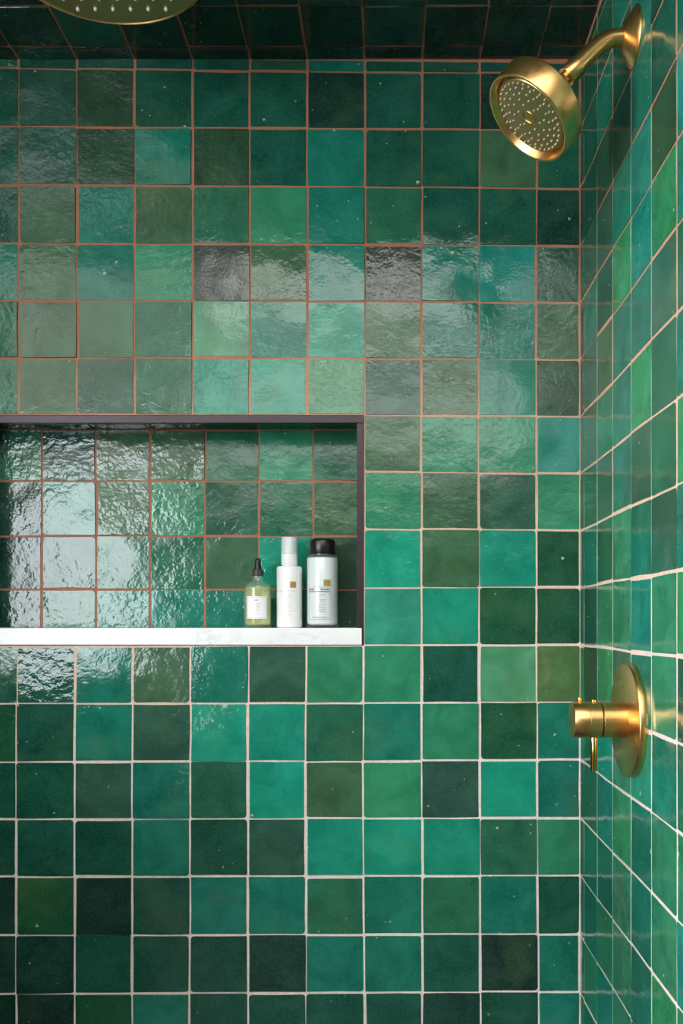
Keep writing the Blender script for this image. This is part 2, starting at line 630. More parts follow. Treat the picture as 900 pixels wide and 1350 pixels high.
bm = bmesh.new()
add_box(bm, XR + REC, XR + .13, RY1, D + .14, 0, RZ)
for f in bm.faces:
    c = f.calc_center_median()
    f.material_index = 0 if abs(c.x - XR - REC) < 1e-4 else 1
wall_right = tag(obj('wall_right', bm, [MG, MW]), 'right shower wall of green tiles that carries the brass fittings', kind='structure')
bm = bmesh.new()
add_box(bm, XL - .13, XL - REC, RY1, D + .14, 0, RZ)
for f in bm.faces:
    c = f.calc_center_median()
    f.material_index = 0 if abs(c.x - XL + REC) < 1e-4 else 1
wall_left = tag(obj('wall_left', bm, [MG, MW]), 'left shower wall of green tiles', kind='structure')
bm = bmesh.new()
add_box(bm, XL - REC, XR + REC, RY1, D + .14, ZC + REC, RZ)
for f in bm.faces:
    c = f.calc_center_median()
    f.material_index = 0 if abs(c.z - ZC - REC) < 1e-4 else 1
add_box(bm, XL - REC, XR + REC, RY1, RY1 + .11, 2.222, ZC + REC + .01, mi=1)
ceiling = tag(obj('ceiling', bm, [MG, MW]), 'low shower ceiling of dark green glossy tiles', kind='structure')

# room behind the camera: floor, plain walls, window, rooflight
bm = bmesh.new(); add_box(bm, RX0 - .1, RX1 + .1, RY0 - .1, D + .14, -.1, 0)
tag(obj('floor', bm, MF), 'grey stone bathroom floor', kind='structure')
bm = bmesh.new()
a, b_, c_, d_ = FILL_WIN
add_box(bm, RX0 - .1, RX0, RY0 - .1, a, 0, RZ); add_box(bm, RX0 - .1, RX0, b_, RY1 + .12, 0, RZ)
add_box(bm, RX0 - .1, RX0, a, b_, 0, c_); add_box(bm, RX0 - .1, RX0, a, b_, d_, RZ)
tag(obj('wall_room_left', bm, MW), 'white painted side wall of the bathroom', kind='structure')
bm = bmesh.new()
for y0, y1, z0, z1 in ((a, a + .04, c_, d_), (b_ - .04, b_, c_, d_), (a, b_, c_, c_ + .04), (a, b_, d_ - .04, d_)):
    add_box(bm, RX0 - .07, RX0 + .01, y0, y1, z0, z1)
win = tag(obj('added_side_window', bm, MW), 'white framed side window added to brighten the right shower wall', kind='structure')
bm = bmesh.new(); add_box(bm, RX0 - .066, RX0 - .060, a + .03, b_ - .03, c_ + .03, d_ - .03)
obj('pane', bm, glass_mat('added_side_glass'), win)
bm = bmesh.new(); add_box(bm, RX1, RX1 + .1, RY0 - .1, RY1 + .12, 0, RZ)
tag(obj('wall_room_right', bm, MW), 'white painted wall facing the window side', kind='structure')
bm = bmesh.new()
add_box(bm, RX0, XL - .13, RY1, RY1 + .12, 0, RZ)
tag(obj('wall_beside_shower_left', bm, MW), 'white painted wall left of the shower opening', kind='structure')
bm = bmesh.new()
add_box(bm, XR + .13, RX1, RY1, RY1 + .12, 0, RZ)
tag(obj('wall_beside_shower_right', bm, MW), 'white painted wall right of the shower opening', kind='structure')
bm = bmesh.new()
a, b_, c_, d_ = WIN
add_box(bm, RX0, a, RY0 - .1, RY0, 0, RZ); add_box(bm, b_, RX1, RY0 - .1, RY0, 0, SHEEN_WIN[2]); add_box(bm, b_, RX1, RY0 - .1, RY0, SHEEN_WIN[3], RZ)
add_box(bm, b_, SHEEN_WIN[0], RY0 - .1, RY0, SHEEN_WIN[2], SHEEN_WIN[3]); add_box(bm, SHEEN_WIN[1], RX1, RY0 - .1, RY0, SHEEN_WIN[2], SHEEN_WIN[3])
add_box(bm, a, b_, RY0 - .1, RY0, 0, c_); add_box(bm, a, b_, RY0 - .1, RY0, d_, RZ)
for f in bm.faces:
    if f.calc_center_median().z < 1.2: f.material_index = 0
tag(obj('wall_rear', bm, MW), 'white painted rear wall with the window', kind='structure')
bm = bmesh.new()
for x0, x1, z0, z1 in ((a, a + .04, c_, d_), (b_ - .04, b_, c_, d_), (a, b_, c_, c_ + .04), (a, b_, d_ - .04, d_)):
    add_box(bm, x0, x1, RY0 - .07, RY0 + .01, z0, z1)
win = tag(obj('window_1', bm, MW), 'white framed window in the rear wall', kind='structure')
bm = bmesh.new(); add_box(bm, a + .03, b_ - .03, RY0 - .066, RY0 - .060, c_ + .03, d_ - .03)
obj('pane', bm, glass_mat('window_glass'), win)
a, b_, c_, d_ = SHEEN_WIN
bm = bmesh.new()
for x0, x1, z0, z1 in ((a, a + .03, c_, d_), (b_ - .03, b_, c_, d_), (a, b_, c_, c_ + .03), (a, b_, d_ - .03, d_)):
    add_box(bm, x0, x1, RY0 - .07, RY0 + .01, z0, z1)
win = tag(obj('added_high_window', bm, MW), 'white framed high strip window added for sheen on the tiles', kind='structure')
bm = bmesh.new(); add_box(bm, a + .02, b_ - .02, RY0 - .066, RY0 - .060, c_ + .02, d_ - .02)
obj('pane', bm, glass_mat('added_high_glass'), win)
bm = bmesh.new()
a, b_, c_, d_ = SKY
add_box(bm, RX0 - .1, a, RY0 - .1, RY1 + .12, RZ, RZ + .12); add_box(bm, b_, RX1 + .1, RY0 - .1, RY1 + .12, RZ, RZ + .12)
add_box(bm, a, b_, RY0 - .1, c_, RZ, RZ + .12); add_box(bm, a, b_, d_, RY1 + .12, RZ, RZ + .12)
tag(obj('ceiling_room', bm, MW), 'white painted bathroom ceiling with a rooflight', kind='structure')
bm = bmesh.new()
for x0, x1, y0, y1 in ((a, a + .04, c_, d_), (b_ - .04, b_, c_, d_), (a, b_, c_, c_ + .04), (a, b_, d_ - .04, d_)):
    add_box(bm, x0, x1, y0, y1, RZ - .005, RZ + .09)
win = tag(obj('window_2', bm, MW), 'white framed rooflight in the bathroom ceiling', kind='structure')
bm = bmesh.new(); add_box(bm, a + .03, b_ - .03, c_ + .03, d_ - .03, RZ + .066, RZ + .072)
obj('pane', bm, glass_mat('rooflight_glass'), win)

for i, (x0, x1, y0, y1, zt) in enumerate(((RX0, WIN[0] - .0, RY0, RY0 + .012, 1.9), (WIN[1], RX1, RY0, RY0 + .012, 1.9), (WIN[0], WIN[1], RY0, RY0 + .012, WIN[2]),
                                           (RX1 - .012, RX1, RY0 + .012, RY1, 1.9), (RX0, RX0 + .012, RY0 + .012, RY1, FILL_WIN[2]))):
    bm = bmesh.new(); add_box(bm, x0, x1, y0, y1, 0, zt)
    tag(obj('trim_%d' % (i + 3), bm, MK), 'charcoal painted wainscot panel', kind='structure')
HX, HZ = -.64, 1.13                         # unseen half wall, added at the shower mouth to shade the lower left
bm = bmesh.new()
add_box(bm, XL - REC, HX, RY1 - .0, RY1 + .11, 0, HZ - .02)
for f in bm.faces: f.material_index = 0
shade_half_wall = tag(obj('shade_half_wall', bm, MG), 'unseen low half wall of green tiles, added to shade the lower left', kind='structure')
bm = bmesh.new()
add_box(bm, XL - REC, HX + .012, RY1 - .012, RY1 + .122, HZ - .02, HZ, bevel=.002)
obj('cap_stone', bm, MM, shade_half_wall)

# ------------------------------------------------------------------ tiles
rest = {'back': bmesh.new(), 'right': bmesh.new(), 'left': bmesh.new(), 'down': bmesh.new()}
NCOL = len(COLX) - 1
for ri in range(len(ROWY) - 1):
    for ci in range(NCOL):
        vis_c = ci - 4                              # 0 = the column at the left edge of the picture
        if ri in (7, 8, 9, 10) and vis_c <= 6:
            # niche opening; tiles left of it stay
            if ci >= 2: continue
        q = [node(ci, ri + 1), node(ci + 1, ri + 1), node(ci + 1, ri), node(ci, ri)]
        if ri in (7, 8, 9, 10) and ci == 1:
            for k in (1, 2): q[k].x = NX0 - .010
        seed = 1000 + ri * 40 + ci
        if vis_c >= 0 and ri < 18:
            if ri < len(BACK):
                rgb = PAL[BACK[ri][vis_c]]
            else:
                rgb = PAL['D']
            lay_tile(q, 'back', rgb, wall_back, seed, ripple=1.1 if vis_c < 4 else .85)
        else:
            lay_tile(q, 'back', None, wall_back, seed, joined=rest['back'])

# niche back wall
nxs = [NX0] + [px_back(x, 0, ND).x for x in (55.2, 126.8, 198.1, 270, 341.2, 412.8)] + [nx1]
nzs = [NTOP] + [px_back(0, yy, ND).z for yy in (634.3, 706.8, 777.1)] + [NZ0 + .028]
for r in range(4):
    for c in range(7):
        q = [Vector((nxs[c], ND, nzs[r + 1])), Vector((nxs[c + 1], ND, nzs[r + 1])), Vector((nxs[c + 1], ND, nzs[r])), Vector((nxs[c], ND, nzs[r]))]
        lay_tile(q, 'back', PAL[NICHE[r][c]], wall_back, 3000 + r * 10 + c, gap=.0024, ripple=1.6 if c < 4 else 1.0)
# niche ceiling and sides
for c in range(7):
    q = [Vector((nxs[c], D + .002, NTOP)), Vector((nxs[c + 1], D + .002, NTOP)), Vector((nxs[c + 1], ND, NTOP)), Vector((nxs[c], ND, NTOP))]
    lay_tile(q, 'down', PAL['dDgDdDg'[c]], wall_back, 3100 + c)
for r in range(4):
    q = [Vector((NX0 + REC, D + .002, nzs[r + 1])), Vector((NX0 + REC, ND, nzs[r + 1])), Vector((NX0 + REC, ND, nzs[r])), Vector((NX0 + REC, D + .002, nzs[r]))]
    lay_tile(q, 'left', PAL['dDgD'[r]], wall_back, 3200 + r)
    q = [Vector((nx1 - REC, D + .002, nzs[r + 1])), Vector((nx1 - REC, ND, nzs[r + 1])), Vector((nx1 - REC, ND, nzs[r])), Vector((nx1 - REC, D + .002, nzs[r]))]
    lay_tile(q, 'right', PAL['dDgD'[r]], wall_back, 3300 + r)

# right wall: joints at these distances from the camera
RJ = [D, .980 * D, .918 * D, .854 * D, .789 * D, .7274 * D, .6628 * D, .600 * D, .536 * D, RY1]
rzs = [CZ - (interp((60, 400, 700), r, 764) - PY) * K for r in ROWY]
rj = random.Random(5)
for ri in range(len(ROWY) - 1):
    for c in range(len(RJ) - 1):
        dz = (.0025 * math.sin(c * 1.7)) if ri > 0 else 0
        q = [Vector((XR, RJ[c], rzs[ri + 1] + .001 * math.sin(c * 1.7 + ri))), Vector((XR, RJ[c + 1], rzs[ri + 1] + .001 * math.sin(c * 1.7 + 1.7 + ri))),
             Vector((XR, RJ[c + 1], rzs[ri] + .001 * math.sin(c * 1.7 + 1.7 + ri - 1))), Vector((XR, RJ[c], rzs[ri] + .001 * math.sin(c * 1.7 + ri - 1)))]
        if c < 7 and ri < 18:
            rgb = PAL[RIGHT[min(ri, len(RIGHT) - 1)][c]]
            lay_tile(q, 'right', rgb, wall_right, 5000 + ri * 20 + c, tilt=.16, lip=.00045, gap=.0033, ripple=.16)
        else:
            lay_tile(q, 'right', None, wall_right, 5000 + ri * 20 + c, joined=rest['right'])

# shower ceiling
CJ = [D, .977 * D, .913 * D, .849 * D, .785 * D, .721 * D, .657 * D, .593 * D, .529 * D, RY1]
cx = [interp(COLY, c, 100) for c in COLX]
cx = [(x - PX) * K for x in cx]
cx[-1] = XR
for r in range(len(CJ) - 1):
    for c in range(NCOL):
        q = [Vector((cx[c], CJ[r], ZC)), Vector((cx[c + 1], CJ[r], ZC)), Vector((cx[c + 1], CJ[r + 1], ZC)), Vector((cx[c], CJ[r + 1], ZC))]
        if r < 3 and c >= 4:
            rgb = PAL['dkddkDdkdk'[(c * 7 + r * 3) % 10]]
            lay_tile(q, 'down', rgb, ceiling, 7000 + r * 20 + c)
        else:
            lay_tile(q, 'down', None, ceiling, 7000 + r * 20 + c, joined=rest['down'])
# left wall, seen only as a reflection
for ri in range(len(ROWY) - 1):
    for c in range(len(RJ) - 1):
        q = [Vector((XL, RJ[c], rzs[ri + 1])), Vector((XL, RJ[c + 1], rzs[ri + 1])), Vector((XL, RJ[c + 1], rzs[ri])), Vector((XL, RJ[c], rzs[ri]))]
        lay_tile(q, 'left', None, wall_left, 9000 + ri * 20 + c, joined=rest['left'])
rest['half'] = bmesh.new()
FR['front'] = Matrix(((-1, 0, 0), (0, 0, 1), (0, 1, 0)))
for r in range(10):
    for c in range(7):
        xs_ = [XL + (HX - XL) * (c + k) / 7 for k in (0, 1)]
        zs_ = [(HZ - .02) * (r + k) / 10 for k in (0, 1)]
        q = [Vector((xs_[0], RY1 + .1107, zs_[0])), Vector((xs_[1], RY1 + .1107, zs_[0])), Vector((xs_[1], RY1 + .1107, zs_[1])), Vector((xs_[0], RY1 + .1107, zs_[1]))]
        lay_tile(q, 'front', None, shade_half_wall, 9900 + r * 10 + c, joined=rest['half'])
for k, par in (('half', shade_half_wall), ('back', wall_back), ('right', wall_right), ('left', wall_left), ('down', ceiling)):
    me = bpy.data.meshes.new('tile_field')
    rest[k].to_mesh(me); rest[k].free()
    o = link('tile_field', me, MT, par)
    o.color = lin(PAL['D'])
    o['kind'] = 'stuff'

# ------------------------------------------------------------------ niche trims and marble shelf
bm = bmesh.new()
add_box(bm, NX0 - .010, NX1, D - .0012, D + .012, CZ + (PY - 557.6) * K, CZ + (PY - 547.6) * K, bevel=.0006)
tag(obj('trim_1', bm, MTR), 'dark bronze metal edging along the top of the niche', kind='structure')
bm = bmesh.new()
x0, x1 = (470.3 - PX) * K, (479.3 - PX) * K
zs, zt = SHELF_TOP - .0002, CZ + (PY - 558.4) * K
xm = (477.2 - PX) * K
pts = [(x0, zs), (xm, zs), (xm, NZ0 + .001), (x1, NZ0 + .001), (x1, zt), (x0, zt)]
f1 = [bm.verts.new((p[0], D - .0012, p[1])) for p in pts]
f2 = [bm.verts.new((p[0], D + .012, p[1])) for p in pts]
bm.faces.new(f1); bm.faces.new(f2)
for i in range(6): bm.faces.new((f1[i], f1[(i + 1) % 6], f2[(i + 1) % 6], f2[i]))
tag(obj('trim_2', bm, MTR), 'dark bronze metal edging down the right side of the niche', kind='structure')
bm = bmesh.new()
add_box(bm, NX0 - .010, NX0 - .0002, D - .0012, D + .012, NZ0 + .001, CZ + (PY - 558.4) * K, bevel=.0006)
tag(obj('trim_8', bm, MTR), 'dark bronze metal edging down the left side of the niche', kind='structure')
bm = bmesh.new()
add_box(bm, NX0 - .0, (476.8 - PX) * K, D - .0035, ND - .001, NZ0 + .0012, SHELF_TOP, bevel=.0012)
shelf = tag(obj('niche_shelf', bm, MM), 'white marble ledge with soft grey veins along the niche bottom', 'shelf')

# ------------------------------------------------------------------ bottles
MBLK = plain('black_plastic', (24, 22, 24), .32)
MRUB = plain('black_rubber', (20, 19, 21), .42)
MWHT = plain('white_plastic', (240, 240, 240), .28)
MLAB = plain('white_label_paper', (243, 243, 244), .5)
MINK = plain('grey_print', (150, 152, 156), .6)
MINKD = plain('dark_print', (92, 94, 98), .6)
MGOLD = plain('gold_foil', (196, 160, 96), .38, .5)


def thin_glass(name, tint, a=.06):
    m, nt, b = new_mat(name)
    b.inputs['Base Color'].default_value = lin(tint)
    b.inputs['Roughness'].default_value = .03
    out = nt.nodes['Material Output']
    tr = N(nt, 'ShaderNodeBsdfTransparent')
    tr.inputs[0].default_value = lin(tint)
    fr = N(nt, 'ShaderNodeFresnel')
    fr.inputs[0].default_value = 1.45
    gl = N(nt, 'ShaderNodeBsdfGlossy')
    gl.inputs['Roughness'].default_value = .03
    mx = N(nt, 'ShaderNodeMixShader')
    geo = N(nt, 'ShaderNodeNewGeometry')
    nt.links.new(math_node(nt, 'MULTIPLY', fr.outputs[0], math_node(nt, 'SUBTRACT', 1.0, geo.outputs['Backfacing'])), mx.inputs[0])
    nt.links.new(tr.outputs[0], mx.inputs[1])
    nt.links.new(gl.outputs[0], mx.inputs[2])
    mx2 = N(nt, 'ShaderNodeMixShader')
    mx2.inputs[0].default_value = a
    nt.links.new(mx.outputs[0], mx2.inputs[1])
    nt.links.new(b.outputs[0], mx2.inputs[2])
    nt.links.new(mx2.outputs[0], out.inputs[0])
    return m


MGLS = thin_glass('clear_glass', (240, 250, 244), .08)
MPET = thin_glass('clear_plastic', (248, 250, 251), .05)
MOIL = glass_mat('yellow_oil', (252, 242, 178), 0, 1.36)
nt = MOIL.node_tree
dif = N(nt, 'ShaderNodeBsdfDiffuse')
dif.inputs[0].default_value = lin((248, 228, 142))
mx = N(nt, 'ShaderNodeMixShader')
mx.inputs[0].default_value = .42
nt.links.new(nt.nodes['Principled BSDF'].outputs[0], mx.inputs[1])
nt.links.new(dif.outputs[0], mx.inputs[2])
nt.links.new(mx.outputs[0], nt.nodes['Material Output'].inputs[0])
m, nt, bsdf = new_mat('frosted_cap')
bsdf.inputs['Base Color'].default_value = lin((238, 244, 246))
bsdf.inputs['Alpha'].default_value = .5
bsdf.inputs['Roughness'].default_value = .22
MFRO = m
m, nt, bsdf = new_mat('cloudy_tonic')
tc = N(nt, 'ShaderNodeTexCoord')
cc = mix_rgb(nt, maprange(nt, noise(nt, tc.outputs['Object'], 30, 3), .3, .7, 0, 1), lin((246, 246, 242)), lin((252, 252, 249)))
nt.links.new(cc, bsdf.inputs['Base Color'])
bsdf.inputs['Roughness'].default_value = .35
MTON = m


TURN = [0.0]                      # each bottle's label is turned towards the room's middle


def wrap(bm, r, a0, a1, z0, z1, n=14):
    """thin band on a cylinder about the local z axis; angles in degrees, 0 faces the room, positive to the right"""
    for i in range(n):
        t0, t1 = [math.radians(TURN[0] + a0 + (a1 - a0) * k / n) for k in (i, i + 1)]
        p = [(r * math.sin(t), -r * math.cos(t)) for t in (t0, t1)]
        f = [bm.verts.new((p[0][0], p[0][1], z0)), bm.verts.new((p[1][0], p[1][1], z0)), bm.verts.new((p[1][0], p[1][1], z1)), bm.verts.new((p[0][0], p[0][1], z1))]
        bm.faces.new(f)


def solid(o, t=.00012):
    md = o.modifiers.new('thickness', 'SOLIDIFY')
    md.thickness = t
    md.offset = 1
    return o


BY = D + .047
S = BY / F                        # metres per pixel where the bottles stand


def bottle_root(name, xc, label, cat):
    TURN[0] = math.degrees(math.atan((PX - xc) / F))
    o = empty(name, ((xc - PX) * S, BY, SHELF_TOP))
    return tag(o, label, cat)


def shell(prof, t, zin):
    """outer profile (r,h) bottom to top, then back down inside at wall thickness t to the inner floor at zin"""
    inner = [(max(r - t, .0005), max(h, zin)) for r, h in prof if h > zin]
    inner = [(max(prof[1][0] - t, .001), zin)] + inner if inner[0][1] > zin + 1e-5 else inner
    return prof + list(reversed(inner)) + [(0, zin)]


# dropper bottle of yellow oil
t = bottle_root('dropper_bottle', 339.8, 'small clear glass bottle of yellow oil with a black rubber dropper', 'bottle')
R = 17.7 * S
body = [(0, 0), (R - .003, 0), (R - .0009, .0009), (R, .003), (R, .072), (R - .0006, .076), (R - .0028, .0795), (R - .007, .0825), (R - .0125, .0845), (.0105, .086), (.0098, .088), (.0098, .095)]
bm = bmesh.new(); add_lathe(bm, shell(body, .0016, .005), 64)
b1 = obj('glass_body', bm, MGLS, t, smooth=40)
ri_ = R - .0019
bm = bmesh.new(); add_lathe(bm, [(0, .0053), (ri_ - .002, .0053), (ri_, .0075), (ri_, .0715), (ri_ - .0005, .0745), (0, .0745)], 64)
obj('oil', bm, MOIL, t, smooth=40)
bm = bmesh.new(); wrap(bm, R + .0003, -53, 42, .0165, .0575, 24)
lab = solid(obj('paper_label', bm, MLAB, t))
tag(lab, 'white paper label with small grey print')
bm = bmesh.new(); wrap(bm, R + .0003, 112, 262, .0165, .0575, 24)
tag(solid(obj('back_label', bm, MLAB, t), .0001), 'back label seen through the oil')
bm = bmesh.new()
rp = R + .0006
wrap(bm, rp, -46, 38, .0555, .0559); wrap(bm, rp, -46, 38, .0180, .0184)
wrap(bm, rp, -46, -45.2, .018, .0559, 1); wrap(bm, rp, 37, 38, .018, .0559, 1)
for i, (a0, a1, z) in enumerate(((-14, 2, .0495), (-12, -8, .0502), (-9, 8, .0445), (-9, 8, .0415), (-7, 8, .0385), (-9, 6, .0355), (-8, 8, .0325), (-8, 7, .0295), (-16, 8, .0240))):
    wrap(bm, rp, a0, a1, z, z + (.0016 if i == 0 else .0006), 6)
solid(obj('label_print', bm, MINK, lab), .00005)
bm = bmesh.new(); add_lathe(bm, rounded(.0098 * 1.0 + .0002, .0945, .1075, .0012), 40)
for k in range(30):
    an = 2 * math.pi * k / 30
    add_box(bm, .0097 * math.cos(an) - .0005, .0097 * math.cos(an) + .0005, .0097 * math.sin(an) - .0005, .0097 * math.sin(an) + .0005, .0958, .1062)
cap = obj('dropper_cap', bm, MBLK, t, smooth=40)
tag(cap, 'ribbed black screw collar')
bm = bmesh.new(); add_lathe(bm, [(0, .1072), (.0066, .1072), (.0062, .112), (.0056, .119), (.0055, .1225), (.0048, .1255), (.003, .1272), (0, .1278)], 32)
tag(obj('rubber_bulb', bm, MRUB, t, smooth=60), 'black rubber squeeze bulb')
bm = bmesh.new(); add_lathe(bm, [(0, .014), (.0014, .014), (.0028, .022), (.0028, .094), (0, .094)], 20)
obj('pipette', bm, MGLS, t, smooth=40)

# white pump bottle
t = bottle_root('spray_bottle', 381.4, 'slim white plastic bottle with a frosted overcap and small gold square', 'bottle')
R = 16.6 * S
bm = bmesh.new(); add_lathe(bm, rounded(R, 0, .1125, .0042, 6), 56)
b1 = obj('bottle_body', bm, MWHT, t, smooth=50)
bm = bmesh.new(); add_lathe(bm, [(0, .112), (.0128, .112), (.0128, .1145), (.0145, .1145), (.0149, .1150), (.0149, .1345), (.0140, .1352), (0, .1352)], 48)
obj('pump_collar', bm, MWHT, t, smooth=40)
bm = bmesh.new(); add_lathe(bm, [(0, .135), (.0068, .135), (.0068, .148), (.0060, .1495), (.0060, .1610), (.0050, .1622), (0, .1622)], 32)
obj('pump_head', bm, MWHT, t, smooth=40)
bm = bmesh.new(); add_lathe(bm, [(.0141, .1353), (.0150, .1353), (.0147, .1640), (.0138, .1655), (0, .1658), (0, .1646), (.0132, .1643), (.0138, .1636), (.0141, .1353)], 48)
tag(obj('overcap', bm, MFRO, t, smooth=40), 'translucent frosted overcap')
rp = R + .0002
bm = bmesh.new(); wrap(bm, rp, 3, 31, .0725, .0840, 8)
tag(solid(obj('gold_square', bm, MGOLD, t), .0001), 'small square gold emblem')
bm = bmesh.new()
for k in range(4):
    wrap(bm, rp + .00015, 11 + k * 4, 12.2 + k * 4, .0750 + .001 * (k % 2), .0815, 2)
solid(obj('emblem_mark', bm, plain('gold_dark', (150, 116, 62), .5), t), .00004)
bm = bmesh.new()
for i, (a0, a1, z, hh) in enumerate(((-50, -30, .0655, .0018), (-10, -2, .0655, .0018), (2, 8, .0655, .0018), (12, 26, .0655, .0018), (-4, 10, .0590, .0009), (-8, 14, .0540, .0009),
                                     (-8, 12, .0430, .0007), (-8, 16, .0405, .0007), (-8, 10, .0360, .0007), (-8, 30, .0300, .0007), (-8, 14, .0230, .0009))):
    wrap(bm, rp, a0, a1, z, z + hh, 8)
solid(obj('front_print', bm, plain('pale_print', (212, 216, 222), .5), t), .00004)
bm = bmesh.new(); wrap(bm, rp, 62, 74, .0165, .0985, 4)
solid(obj('side_print', bm, plain('side_grey_print', (186, 180, 184), .5), t), .00004)

# clear bottle of cloudy tonic
t = bottle_root('toner_bottle', 424.9, 'wide clear plastic bottle of cloudy liquid with a black cap', 'bottle')
R = 21.2 * S
body = [(0, .0), (R - .006, .0), (R - .0025, .0012), (R - .0006, .0036), (R, .007), (R, .1265), (R - .0008, .1295), (R - .0025, .1312), (R - .006, .1322), (.0205, .1325), (.0205, .136)]
bm = bmesh.new(); add_lathe(bm, shell(body, .0016, .0045), 64)
b1 = obj('clear_body', bm, MPET, t, smooth=40)
ri_ = R - .0018
bm = bmesh.new(); add_lathe(bm, [(0, .0048), (ri_ - .006, .0048), (ri_ - .001, .0075), (ri_, .011), (ri_, .1255), (ri_ - .001, .1275), (0, .1275)], 64)
tag(obj('cloudy_liquid', bm, MTON, t, smooth=40), 'milky translucent liquid')
bm = bmesh.new(); add_lathe(bm, [(0, .1345), (.0232, .1345), (.0236, .1352), (.0236, .1570), (.0226, .1598), (.0200, .1616), (.0100, .1628), (0, .1630)], 56)
tag(obj('black_cap', bm, MBLK, t, smooth=40), 'satin black screw cap')
bm = bmesh.new(); add_lathe(bm, [(.0208, .1327), (.0222, .1327), (.0222, .1340), (.0208, .1340), (.0208, .1327)], 48)
obj('neck_ring', bm, MPET, t, smooth=40)
rp = R + .0002
bm = bmesh.new(); wrap(bm, rp, 4, 28, .0760, .0872, 8)
tag(solid(obj('gold_square', bm, MGOLD, t), .0001), 'small square gold emblem')
bm = bmesh.new()
for k in range(3):
    wrap(bm, rp + .00015, 12 + k * 4, 13.2 + k * 4, .0790, .0830, 2)
solid(obj('emblem_mark', bm, bpy.data.materials['gold_dark'], t), .00004)
bm = bmesh.new()
for a0, a1, z, hh in ((-54, 28, .0735, .0005), (-54, 28, .0150, .0005)):
    wrap(bm, rp, a0, a1, z, z + hh, 14)
for a0 in (-54, 27.4): wrap(bm, rp, a0, a0 + .8, .015, .0735, 1)
for i, (a0, a1, z, hh) in enumerate(((-12, 10, .0590, .0008), (-14, 12, .0500, .0010), (-10, 8, .0460, .0008), (-14, 12, .0410, .0008), (-14, 10, .0370, .0008), (-14, 8, .0330, .0008), (-12, 10, .0290, .0008), (-40, 14, .0190, .0010))):
    wrap(bm, rp, a0, a1, z, z + hh, 8)
solid(obj('front_print', bm, MINK, t), .00004)
bm = bmesh.new()
for a0, a1, z, hh in ((-52, -44, .0685, .0022), (-41, -34, .0685, .0022), (-6, 0, .0685, .0022), (4, 10, .0685, .0022), (14, 22, .0685, .0022), (-54, 26, .0650, .0012)):
    wrap(bm, rp, a0, a1, z, z + hh, 8)
solid(obj('title_print', bm, MINKD, t), .00004)

# ------------------------------------------------------------------ wall shower head
HD = 1.240                          # distance of the shower arm from the camera


def at(x, y, Y=HD):
    return px_back(x, y, Y)


fl = at(838, 49)
fl.x = XR
t = empty('wall_shower_head', fl)
tag(t, 'round brushed brass shower head on a bent arm from the right wall', 'shower head')


def part(name, bm, mat, parent, smooth=40, base=fl):
    bmesh.ops.translate(bm, vec=-base, verts=bm.verts[:])
    return obj(name, bm, mat, parent, smooth=smooth)


bm = bmesh.new()
add_lathe(bm, [(0, -.001), (.0385, -.001), (.0388, .002), (.0375, .0035), (.034, .0060), (.027, .0105), (.0205, .0145), (.0165, .0165), (.013, .017), (0, .017)], 64, axis_matrix(fl, (-1, 0, 0)))
part('wall_flange', bm, MB, t)
ctrl = [Vector((XR - .004, HD, fl.z)), at(815, 49.5), at(802, 52), at(790, 59), at(779, 69), at(768, 80), at(757.5, 90.5)]
pts = []
for i in range(len(ctrl) - 1):
    p0 = ctrl[max(i - 1, 0)]; p1 = ctrl[i]; p2 = ctrl[i + 1]; p3 = ctrl[min(i + 2, len(ctrl) - 1)]
    for s in range(6):
        u = s / 6
        pts.append(.5 * ((2 * p1) + (p2 - p0) * u + (2 * p0 - 5 * p1 + 4 * p2 - p3) * u * u + (3 * p1 - p0 - 3 * p2 + p3) * u ** 3))
pts.append(ctrl[-1])
bm = bmesh.new(); add_tube(bm, pts, .0120, 32)
part('arm', bm, MB, t, 60)
nface = Vector((-.64, -.10, -.75)).normalized()
face_c = at(694.5, 158, HD - .003)
ax = -nface
MH = axis_matrix(face_c, ax)
HR = .0672
neck_top = face_c + ax * .095
dirn = (ctrl[-1] - ctrl[-2]).normalized()
bm = bmesh.new()
c0 = ctrl[-1] - dirn * .006
add_lathe(bm, [(0, 0), (.0134, 0), (.0141, .0008), (.0141, .0215), (.0132, .0228), (.0092, .023), (0, .023)], 40, axis_matrix(c0, dirn))
part('swivel_collar', bm, MB, t)
bm = bmesh.new()
e0 = c0 + dirn * .022
bk = face_c + ax * .037
add_tube(bm, [e0, e0 + (bk - e0) * .25, e0 + (bk - e0) * .5, e0 + (bk - e0) * .8, bk], [.0085, .0100, .0125, .0155, .019], 32)
part('ball_joint', bm, MB, t, 60)
bm = bmesh.new()
add_lathe(bm, [(0, .0395), (.030, .0395), (.0615, .0380), (.0650, .0368), (HR, .0340), (HR, .0018), (HR - .0008, .0004), (HR - .0030, 0), (HR - .0040, .0004), (HR - .0105, .0105), (0, .0108)], 80, MH)
part('head_body', bm, MB, t, 35)
bm = bmesh.new()
add_lathe(bm, [(0, .0052), (.030, .0050), (.0545, .0060), (.0556, .0072), (.0556, .0112), (0, .0112)], 64, MH)
fp = part('face_plate', bm, MBF, t, 40)
tag(fp, 'dull brass spray face dotted with small pale nozzles')
bm = bmesh.new()
for ring, n in ((.0505, 34), (.0435, 22), (.0355, 18), (.0270, 10), (.0185, 6)):
    for k in range(n):
        an = 2 * math.pi * (k + .37 * ring * 100) / n
        add_lathe(bm, [(.0014, .0062), (.0013, .0040), (.0009, .0034), (0, .0033)], 8, MH @ Matrix.Translation((ring * math.cos(an), ring * math.sin(an), 0)))
o = part('nozzles', bm, plain('grey_silicone', (170, 164, 150), .5), fp, 60)
o['kind'] = 'stuff'
bm = bmesh.new()
ring = []
